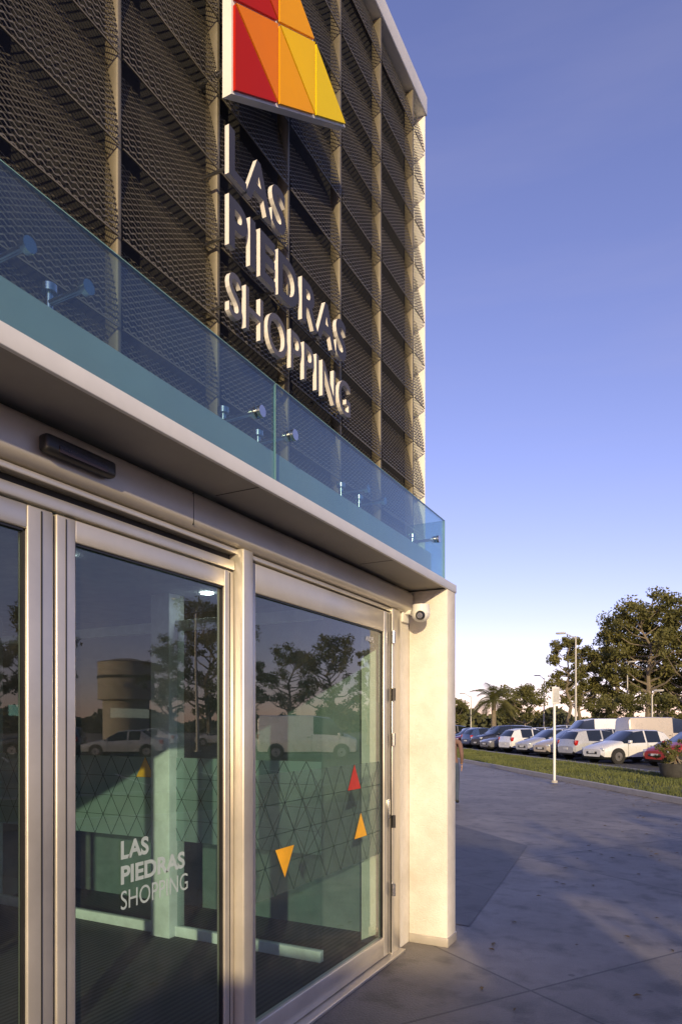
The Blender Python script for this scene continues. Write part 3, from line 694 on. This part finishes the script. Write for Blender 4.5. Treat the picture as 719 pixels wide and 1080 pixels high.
for i,(a,b) in enumerate(((7.0,8.3),(9.0,9.9),(11.3,12.9),(14.2,15.2))): box('shade_caster_beam_%d'%i,(a,-8.8,4.3),(b,-8.6,4.5),KW,K)
box('shade_caster_door',(4.2,-8.2,0),(5.1,-8.16,2.2),TRIM,K)

# ---------------------------------------------------------------- pedestrian
def person(x,y,az,sc=1.0):
    E=empty('pedestrian',(x,y,0),az)
    J={'pel':(0,0,.93,.125),'waist':(0,0,1.08,.115),'chest':(0,.01,1.28,.145),'neckb':(0,0,1.43,.075),'neck':(0,.01,1.50,.052),
       'hl':(.09,0,.88,.10),'kl':(.10,.14,.50,.062),'al':(.10,.13,.09,.042),'tl':(.10,.28,.04,.035),
       'hr':(-.09,0,.88,.10),'kr':(-.10,-.06,.48,.062),'ar':(-.10,-.30,.14,.042),'tr':(-.10,-.18,.04,.035),
       'sl':(.18,0,1.39,.062),'el':(.235,-.07,1.13,.045),'wl':(.22,.04,.90,.03),
       'sr':(-.18,0,1.39,.062),'er':(-.235,.06,1.13,.045),'wr':(-.22,.16,.92,.03)}
    Ed=[('pel','waist'),('waist','chest'),('chest','neckb'),('neckb','neck'),('pel','hl'),('hl','kl'),('kl','al'),('al','tl'),('pel','hr'),('hr','kr'),('kr','ar'),('ar','tr'),('neckb','sl'),('sl','el'),('el','wl'),('neckb','sr'),('sr','er'),('er','wr')]
    ks=list(J); me=bpy.data.meshes.new('body'); me.from_pydata([J[k_][:3] for k_ in ks],[(ks.index(a),ks.index(b)) for a,b in Ed],[])
    ob=bpy.data.objects.new('body_tmp',me); S.collection.objects.link(ob)
    ob.modifiers.new('s','SKIN'); 
    for i,k_ in enumerate(ks):
        sv=me.skin_vertices[0].data[i]; sv.radius=(J[k_][3],J[k_][3]*(.8 if k_ in('waist','chest','pel') else 1)); sv.use_root=(k_=='pel')
    ob.modifiers.new('u','SUBSURF').levels=2
    bpy.context.view_layer.update()
    m2=bpy.data.meshes.new_from_object(ob.evaluated_get(bpy.context.evaluated_depsgraph_get())); bpy.data.objects.remove(ob)
    m2.materials.clear()
    SK=mat('skin',(.42,.24,.16),.6); SH=mat('jacket_cloth',(.17,.10,.085),.9,0,.1,20,.3,120); TRs=mat('jeans',(.05,.07,.12),.9,0,.15,20,.3,150); SHOE=mat('shoe',(.03,.03,.03),.6)
    for m_ in (SK,SH,TRs,SHOE): m2.materials.append(m_)
    for p in m2.polygons:
        z=p.center.z; p.use_smooth=True
        p.material_index=0 if z>1.47 else (3 if z<.1 else (2 if (z<.95 and abs(p.center.x)<.19) else 1))
        if abs(p.center.x)>.19 and z<.93: p.material_index=0
    link(bpy.data.objects.new('body',m2),E)
    sphere('head',(0,.02,1.62),.105,SK,E,(.78,.92,1.12)); sphere('hair',(0,-.005,1.655),.108,mat('hair',(.03,.02,.015),.7),E,(.83,.93,1.0))
    sphere('nose',(0,.125,1.60),.014,SK,E); 
    for s in (-1,1):
        sphere('ear_%d'%s,(s*.083,.01,1.61),.022,SK,E,(.4,.8,1.2)); sphere('eye_%d'%s,(s*.032,.108,1.63),.009,BLACK,E)
        w=J['wl' if s>0 else 'wr']
        sphere('palm_%d'%s,(w[0],w[1]+.01,w[2]-.05),.04,SK,E,(.4,.8,1.1))
        for f_ in range(4): cyl('finger_%d_%d'%(s,f_),(w[0],w[1]-.018+.02*f_,w[2]-.08),(w[0]-s*.012,w[1]-.012+.02*f_,w[2]-.155+.008*abs(f_-1.5)),.008,SK,E,r1=.006,seg=8)
        cyl('thumb_%d'%s,(w[0],w[1]+.035,w[2]-.04),(w[0]-s*.01,w[1]+.06,w[2]-.095),.009,SK,E,r1=.007,seg=8)
    E.scale=(sc,)*3
x,y=cam2w(476.5,14.5); person(x,y,R(10),.96)

# ---------------------------------------------------------------- light
W=bpy.data.worlds.new('World'); S.world=W; W.use_nodes=True; t=W.node_tree; t.nodes.clear()
wo=t.nodes.new('ShaderNodeOutputWorld'); bg=t.nodes.new('ShaderNodeBackground'); bg.inputs[1].default_value=.14
sk=t.nodes.new('ShaderNodeTexSky'); sk.sky_type='NISHITA'; sk.sun_disc=False; sk.sun_elevation=SUN_EL; sk.sun_rotation=math.atan2(SD.x,SD.y); sk.air_density=1.0; sk.dust_density=.25; sk.ozone_density=1.5
tc=t.nodes.new('ShaderNodeTexCoord'); mp=t.nodes.new('ShaderNodeMapping'); mp.inputs['Scale'].default_value=(1.2,1.2,9); mp.inputs['Rotation'].default_value=(R(3),R(3),0)
t.links.new(tc.outputs['Generated'],mp.inputs[0]); n=t.nodes.new('ShaderNodeTexNoise'); n.inputs['Scale'].default_value=2.0; n.inputs['Detail'].default_value=6; n.inputs['Roughness'].default_value=.5; t.links.new(mp.outputs[0],n.inputs['Vector'])
r=t.nodes.new('ShaderNodeValToRGB'); r.color_ramp.elements[0].position=.48; r.color_ramp.elements[0].color=(0,0,0,1); r.color_ramp.elements[1].position=.85; r.color_ramp.elements[1].color=(.12,.12,.12,1)
t.links.new(n.outputs['Fac'],r.inputs[0])
ti=t.nodes.new('ShaderNodeMixRGB'); ti.blend_type='MULTIPLY'; ti.inputs[0].default_value=1; ti.inputs[2].default_value=(1.50,1.13,1.58,1); t.links.new(sk.outputs[0],ti.inputs[1])
cm=t.nodes.new('ShaderNodeMixRGB'); t.links.new(r.outputs[0],cm.inputs[0]); t.links.new(ti.outputs[0],cm.inputs[1]); cm.inputs[2].default_value=(4.2,3.9,5.0,1)
t.links.new(cm.outputs[0],bg.inputs[0]); t.links.new(bg.outputs[0],wo.inputs[0])
sl=bpy.data.lights.new('sun','SUN'); sl.energy=5.0; sl.angle=R(.5); sl.color=(1,.78,.44)
so=bpy.data.objects.new('sun',sl); S.collection.objects.link(so)
dirv=-Vector((SD.x*math.cos(SUN_EL),SD.y*math.cos(SUN_EL),math.sin(SUN_EL))); so.rotation_euler=dirv.to_track_quat('-Z','Y').to_euler(); so.location=(10,-20,20)

cd=bpy.data.cameras.new('camera'); cd.sensor_fit='HORIZONTAL'; cd.sensor_width=24; cd.lens=24; cd.shift_y=225/719; cd.clip_end=2000; cd.clip_start=.05
co=bpy.data.objects.new('camera',cd); co.location=(0,0,1.7); co.rotation_euler=(R(90),0,TH); S.collection.objects.link(co); S.camera=co
